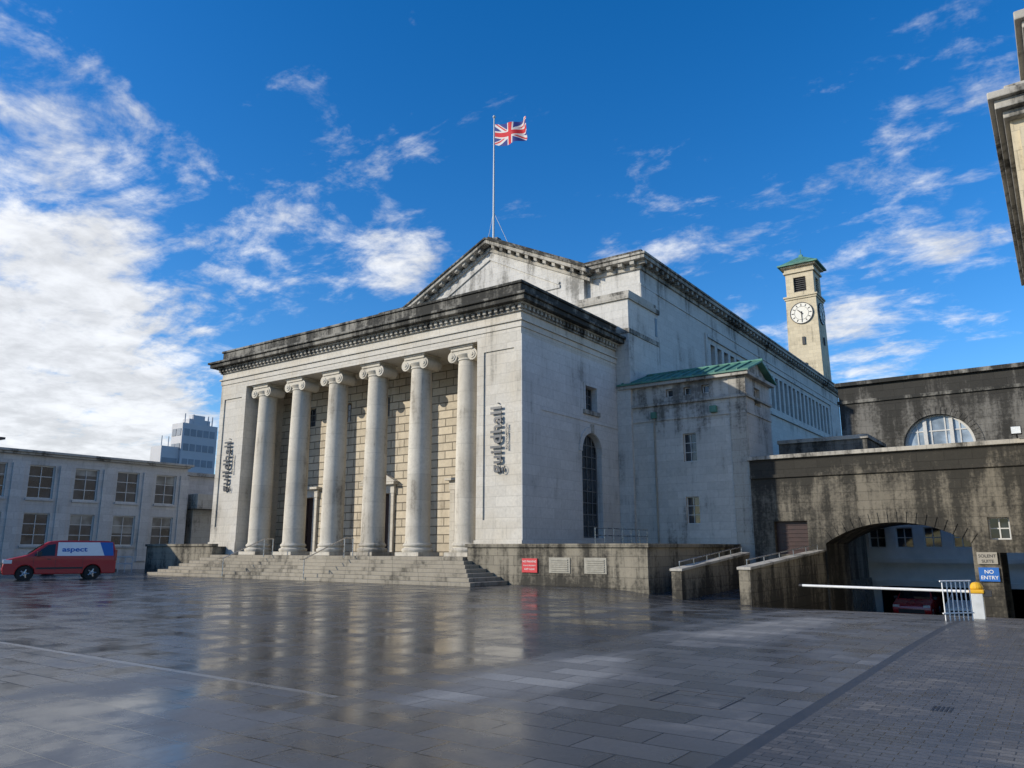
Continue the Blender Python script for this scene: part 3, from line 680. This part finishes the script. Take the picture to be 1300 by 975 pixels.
c.box(-153,-151.5,93,96,28.8,29.8); c.done()

# ================================================================== RIGHT BUILDING
RB=group('stone_building'); b=Bd(RB,'walls',M['tower']); q=.36
b.box(-.02+q,12,22.3,38.9,-3,8.6); b.box(-.28+q,12,22.05,38.95,8.6,12.4); b.box(.75,12,22.2,38.8,13.3,14.9)
b.box(-.10+q,12,21.9,22.04,8.9,12.1)
b.done()
b=Bd(RB,'cornice',M['grey'],bevel=.03); b.box(-.34+q,12,21.95,39,8.3,8.6); b.box(-.4+q,12,21.8,39,12.4,12.6); b.box(-.55+q,12,21.6,39,12.6,12.85); b.box(-.68+q,12,21.45,39,12.85,13.05); b.box(-.3+q,12,21.8,39,13.05,13.3)
b.box(.65,12,22.05,38.9,14.9,15.1); b.box(.5,12,21.9,39,15.1,15.35); b.done()
b=Bd(RB,'window_panels',M['glass']); b.box(1.9,3.4,22.25,22.29,2,7); b.done()

# ================================================================== STREET FURNITURE
bp=group('barrier_gate'); zb=gz(-2,23)
b=Bd(bp,'post',M['pole'],bevel=.015); b.box(-2.16,-1.9,22.87,23.13,zb,zb+.62); b.done()
b=Bd(bp,'lamp_head',M['yellow'],bevel=.03); b.box(-2.2,-1.86,22.84,23.16,zb+.62,zb+.72); b.lathe(-2.03,23,[(.15,zb+.72),(.15,zb+.78),(.1,zb+.88),(.02,zb+.9)],16); b.done()
b=Bd(bp,'boom',M['white'],smooth=True); b.tube((-2.2,22.95,zb+.66),(-6.35,22.95,zb+.70),.035,12); b.done()
b=Bd(bp,'boom_end',M['trim'],smooth=True); b.tube((-6.28,22.95,zb+.698),(-6.37,22.95,zb+.7),.04,12); b.done()
b=Bd(bp,'counterweight',M['trim'],bevel=.01); b.box(-1.9,-1.7,22.88,23.02,zb+.55,zb+.7); b.done()
rl=group('white_railing'); b=Bd(rl,'bars',M['white'],smooth=True); zz=gz(-2.4,21)
for i in range(7): 
    x=-2.62+i*.085; y=21.6+i*.1; b.tube((x,y,zz-.1),(x,y,zz+.9),.014,8)
b.tube((-2.66,21.56,zz+.9),(-2.08,22.24,zz+.9),.02,8); b.tube((-2.66,21.56,zz+.15),(-2.08,22.24,zz+.15),.018,8); b.done()
sg=group('no_entry_sign'); b=Bd(sg,'panel',M['blue'],bevel=.004); b.box(-3.3,-2.55,YW-.09,YW-.05,.2,.78); b.done()
text(sg,'line_1','NO',.22,M['white'],(-2.92,YW-.093,.53),(math.radians(90),0,0),.002,1,.002,'CENTER'); text(sg,'line_2','ENTRY',.21,M['white'],(-2.92,YW-.093,.29),(math.radians(90),0,0),.002,1,.002,'CENTER')
sg=group('suite_sign'); b=Bd(sg,'panel',M['panel'],bevel=.004); b.box(-3.3,-2.55,YW-.08,YW-.05,.92,1.42); b.done()
text(sg,'line_1','SOLENT',.18,M['trim'],(-2.92,YW-.083,1.2),(math.radians(90),0,0),.002,1,.003,'CENTER'); text(sg,'line_2','SUITE',.18,M['trim'],(-2.92,YW-.083,.98),(math.radians(90),0,0),.002,1,.003,'CENTER')
fd=group('floodlight'); b=Bd(fd,'housing',M['trim'],bevel=.02); b.box(-1.45,-1.05,YW-.5,YW-.2,6.35,6.7); b.tube((-1.25,YW-.1,6.2),(-1.25,YW-.3,6.45),.03); b.done(); b=Bd(fd,'lens',M['lamp']); b.box(-1.42,-1.08,YW-.52,YW-.5,6.38,6.67); b.done()
for i in range(3):
    cs=group('cycle_stand' if i==0 else 'cycle_stand.%03d'%i); b=Bd(cs,'hoop',M['steel'],smooth=True); y=9.2+i*.8
    xa=-.40; pts=[(xa,y,0),(xa,y,.45)]+[(xa+.2-.2*math.cos(t*math.pi/12),y,.45+.2*math.sin(t*math.pi/12)) for t in range(1,7)]+[(xa+.55+.2*math.sin(t*math.pi/12),y,.45+.2*math.cos(t*math.pi/12)) for t in range(0,7)]+[(xa+.75,y,0)]
    for p,q in zip(pts[:-1],pts[1:]): b.tube(p,q,.02,10)
    b.done()

# ================================================================== VEHICLES
def vehicle(name,loc,rz,kind,paint):
    G=group(name,loc,rz)
    if kind=='van':
        prof=[(0.03,.38),(0,.6),(.03,.82),(.16,1.02),(.95,1.22),(1.18,1.36),(1.72,1.8),(1.95,1.92),(2.4,1.97),(4.6,1.95),(4.86,1.88),(4.97,1.5),(5.02,.95),(5.03,.38)]
        W=.99; Wt=.84; beltz=1.1; wh=[.98,3.95]; wr=.345; base=.3; Hh=1.97
    else:
        prof=[(0.03,.35),(0,.5),(.05,.68),(.3,.78),(1.15,.93),(1.45,1.1),(1.85,1.36),(2.3,1.45),(3.1,1.44),(3.7,1.28),(4.05,1.0),(4.2,.92),(4.25,.6),(4.24,.35)]
        W=.88; Wt=.66; beltz=.9; wh=[.85,3.4]; wr=.31; base=.25; Hh=1.45
    def hw(z): 
        return W if z<=beltz else W-(W-Wt)*(z-beltz)/(Hh-beltz)
    body=Bd(G,'body',paint,bevel=.035,smooth=True)
    n=len(prof)
    pts=[]
    for i in range(n):
        pts.append(prof[i])
        if i<n-1 and (prof[i][1]-beltz)*(prof[i+1][1]-beltz)<0:
            t=(beltz-prof[i][1])/(prof[i+1][1]-prof[i][1]); pts.append((prof[i][0]+t*(prof[i+1][0]-prof[i][0]),beltz))
    bot=[]
    for c in reversed(wh):
        ra=wr+.07; zc=wr
        a0=math.asin(min(1,max(-1,(base-zc)/ra)))
        for k in range(11):
            a=a0+(math.pi-2*a0)*k/10; bot.append((c+ra*math.cos(a),zc+ra*math.sin(a)))
    bot=[(prof[-1][0]-.03,base)]+bot+[(.08,base)]
    verts=[];idx={}
    def V(p,s):
        key=(round(p[0],4),round(p[1],4),s)
        if key not in idx: idx[key]=len(verts); verts.append((p[0],s*hw(p[1]),p[1]))
        return idx[key]
    faces=[]
    cr=[p for p in pts if abs(p[1]-beltz)<1e-6]
    lowf=[p for p in pts[:pts.index(cr[0])+1]]; lowr=[p for p in pts[pts.index(cr[-1]):]]
    for s in (-1,1):
        loop=lowf+lowr+bot; f=[V(p,s) for p in loop]; faces.append(tuple(f) if s>0 else tuple(reversed(f)))
        f=[V(p,s) for p in pts[pts.index(cr[0]):pts.index(cr[-1])+1]]; faces.append(tuple(f) if s>0 else tuple(reversed(f)))
    full=pts+bot
    for i in range(len(full)):
        p,q=full[i],full[(i+1)%len(full)]; faces.append((V(p,-1),V(q,-1),V(q,1),V(p,1)))
    body.add(verts,faces); body.done()
    gls=Bd(G,'glass',M['carglass'])
    def sidequad(pl,s,off=.012,B=gls):
        vs=[(x,s*(hw(z)+off),z) for x,z in pl]; B.add(vs,[tuple(range(len(vs)))])
    tr=Bd(G,'trim',M['trim'])
    if kind=='van':
        for s in (-1,1):
            sidequad([(1.3,1.24),(1.85,1.74),(2.2,1.8),(2.2,1.2),(1.35,1.2)],s); sidequad([(2.32,1.2),(2.32,1.8),(3.42,1.8),(3.42,1.2)],s); sidequad([(3.54,1.2),(3.54,1.8),(4.72,1.78),(4.8,1.2)],s)
            tr.box(1.45,3.5,min(s*.985,s*1.005),max(s*.985,s*1.005),.55,.64)
            for xx in (1.3,2.26,3.48): tr.box(xx,xx+.012,min(s*.985,s*.996),max(s*.985,s*.996),.4,1.15)
            tr.box(1.42,1.62,min(s*.98,s*1.22),max(s*.98,s*1.22),1.18,1.42)
            tr.box(1.9,2.05,min(s*.98,s*1.01),max(s*.98,s*1.01),1.02,1.06)
        gls.add([(.97,-.9,1.245),(.97,.9,1.245),(1.7,.84,1.815),(1.7,-.84,1.815)],[(0,1,2,3)])
        tr.box(-.03,.1,-.9,.9,.33,.5); tr.box(-.015,.1,-.5,.5,.62,.86); tr.box(4.95,5.1,-.95,.95,.33,.52)
        sgn=Bd(G,'livery_panel',M['livery'])
        for s in (-1,1): sidequad([(2.3,1.2),(2.3,1.88),(4.8,1.88),(4.88,1.2)],s,.022,sgn)
        sgn.done()
        sg2=Bd(G,'livery_band',M['blue'])
        for s in (-1,1): sidequad([(4.45,1.2),(4.2,1.88),(4.8,1.88),(4.88,1.2)],s,.03,sg2)
        sg2.done()
        text(G,'livery_text','aspect',.34,M['blue'],(2.5,-.965,1.42),(math.radians(80),0,0),.003,1.3,.008)
    else:
        for s in (-1,1):
            sidequad([(1.5,1.0),(1.95,1.32),(2.4,1.37),(2.4,.98)],s); sidequad([(2.5,.98),(2.5,1.37),(3.1,1.36),(3.6,1.2),(3.75,1.0)],s)
            tr.box(1.45,1.62,min(s*.86,s*1.02),max(s*.86,s*1.02),.95,1.08)
        gls.add([(1.22,-.76,.975),(1.22,.76,.975),(1.85,.68,1.375),(1.85,-.68,1.375)],[(0,1,2,3)]); gls.add([(4.05,-.74,1.03),(4.05,.74,1.03),(3.68,.68,1.3),(3.68,-.68,1.3)],[(0,1,2,3)])
        tr.box(-.02,.1,-.6,.6,.32,.52); tr.box(4.2,4.3,-.8,.8,.3,.45)
    gls.done(); tr.done()
    lm=Bd(G,'headlamps',M['lamp'],bevel=.02); tl=Bd(G,'tail_lamps',M['tail'],bevel=.01)
    for s in (-1,1):
        if kind=='van': lm.box(.02,.4,min(s*.66,s*1.0),max(s*.66,s*1.0),.83,1.02); tl.box(4.93,5.045,min(s*.86,s*1.0),max(s*.86,s*1.0),.95,1.5)
        else: lm.box(.0,.3,min(s*.55,s*.87),max(s*.55,s*.87),.6,.73); tl.box(4.1,4.27,min(s*.55,s*.885),max(s*.55,s*.885),.7,.88)
    lm.done(); tl.done()
    ty_=Bd(G,'tyres',M['rubber'],smooth=True); al=Bd(G,'wheel_rims',M['alloy']); wl=Bd(G,'wheel_wells',M['trim'])
    for c in wh:
        for s in (-1,1):
            a=s*(W-.24); bb=s*(W-.02); ty_.tube((c,a,wr),(c,bb,wr),wr,28)
            al.tube((c,bb,wr),(c,bb+s*.004,wr),wr*.3,24)
            for k in range(5):
                t=2*math.pi*k/5; al.tube((c,bb+s*.012,wr),(c+wr*.6*math.cos(t),bb+s*.012,wr+wr*.6*math.sin(t)),.035,6)
            wl.tube((c,s*(W-.5),wr),(c,s*(W-.26),wr),wr+.06,20)
    ty_.done(); al.done(); wl.done()
    return G
rzv=math.atan2(.936,.351)
vehicle('delivery_van',(-42.8-.936,16.85+.351,0),rzv,'van',M['vanred'])
vehicle('parked_car',(-50.5,21.5,0),math.radians(75),'car',M['carwhite'])
vehicle('parked_car.001',(-7.0,45.2,gz(-7.2,47.5)),math.radians(90),'car',M['carred'])
vehicle('parked_car.002',(-4.7,45.8,gz(-5,48)),math.radians(88),'car',M['carwhite'])

# ================================================================== LIGHT + SKY
EL=math.radians(24); az=math.radians(180+42)
sd_=Vector((math.sin(az)*math.cos(EL),math.cos(az)*math.cos(EL),math.sin(EL)))
sl_=bpy.data.lights.new('sun','SUN'); sl_.energy=4.6; sl_.angle=math.radians(.5); sl_.color=(1,.915,.78)
so=bpy.data.objects.new('sun',sl_); COL.objects.link(so); so.rotation_euler=(-sd_).to_track_quat('-Z','Y').to_euler(); so.location=(-60,-40,60)
w=bpy.data.worlds.new('World'); scene.world=w; w.use_nodes=True; wt=w.node_tree; wt.nodes.clear(); nt=NT(wt)
sky=nt.n('ShaderNodeTexSky',sky_type='NISHITA'); sky.sun_disc=False; sky.sun_elevation=EL; sky.sun_rotation=az; sky.air_density=1.0; sky.dust_density=.3; sky.ozone_density=2.5
hs=nt.n('ShaderNodeHueSaturation',{'Color':sky.outputs[0],'Saturation':1.4,'Value':1.08})
hsc=nt.mix(1.0,hs.outputs[0],(.86,.95,1.12),'MULTIPLY')
tc=nt.n('ShaderNodeTexCoord').outputs['Generated']; nrm=nt.n('ShaderNodeVectorMath',{0:tc},operation='NORMALIZE').outputs[0]
sp3=nt.n('ShaderNodeSeparateXYZ',{0:nrm}); zz=nt.math('ADD',nt.math('MAXIMUM',sp3.outputs[2],0.0),.16)
pl=nt.comb(nt.math('DIVIDE',sp3.outputs[0],zz),nt.math('DIVIDE',sp3.outputs[1],zz),0.0)
rot=nt.n('ShaderNodeMapping',{'Vector':pl,'Rotation':(0,0,math.radians(25)),'Scale':(1.0,1.7,1.0)}).outputs[0]
n1=nt.noise(rot,2.9,8,.62,.35); n2=nt.noise(pl,9.0,5,.65,.3)
def dirv(a,e): a=math.radians(a);e=math.radians(e); return (math.sin(a)*math.cos(e),math.cos(a)*math.cos(e),math.sin(e))
blobs=[(-68,8,14,.22),(-70,3,24,.14),(-73,24,12,.11),(-63,22,9,.08),(-51,25,7,.09),(-44,21.5,4.5,.16),(-53,20,8,.08),(-35,23,4,.10),(-21,23,9,.08),(-8,18,9,.09),(-2,27,11,.08),(-14,12,9,.09),(60,20,40,.12),(-120,15,40,.22),(170,25,50,.08)]
tot=None
for a,e,s_,k_ in blobs:
    dt=nt.n('ShaderNodeVectorMath',{0:nrm,1:dirv(a,e)},operation='DOT_PRODUCT').outputs[1]
    v=nt.ramp(dt,math.cos(math.radians(s_)),math.cos(math.radians(s_*.15)),0,k_)
    tot=v if tot is None else nt.math('ADD',tot,v)
nn=nt.math('ADD',nt.math('MULTIPLY',n1,.68),nt.math('MULTIPLY',n2,.32))
cl=nt.ramp(nt.math('ADD',nn,tot),.57,.80,0,1)
cl=nt.math('MULTIPLY',cl,nt.ramp(sp3.outputs[2],-.02,.03))
shade=nt.ramp(nt.math('ADD',nt.math('MULTIPLY',nt.noise(pl,3.0,5,.6),.6),nt.math('MULTIPLY',n2,.4)),.35,.65,.72,1.06)
cc=nt.mix(1.0,(6.4,6.55,6.8),nt.comb(shade,shade,shade),'MULTIPLY')
colr=nt.mix(nt.math('MULTIPLY',cl,.95),hsc,cc)
bg=nt.n('ShaderNodeBackground',{'Color':colr,'Strength':.15}); wo=nt.n('ShaderNodeOutputWorld',{0:bg.outputs[0]})

# ================================================================== CAMERA
ca=bpy.data.cameras.new('camera'); co=bpy.data.objects.new('camera',ca); COL.objects.link(co); scene.camera=co
co.location=(0,0,1.62); ca.sensor_width=36; ca.lens=970/1300*36; ca.clip_start=.05; ca.clip_end=5000
co.rotation_euler=(math.radians(90)+math.atan((695-487.5)/970),0,math.radians(35.5))
scene.view_settings.view_transform='Standard'; scene.view_settings.look='None'; scene.view_settings.exposure=0
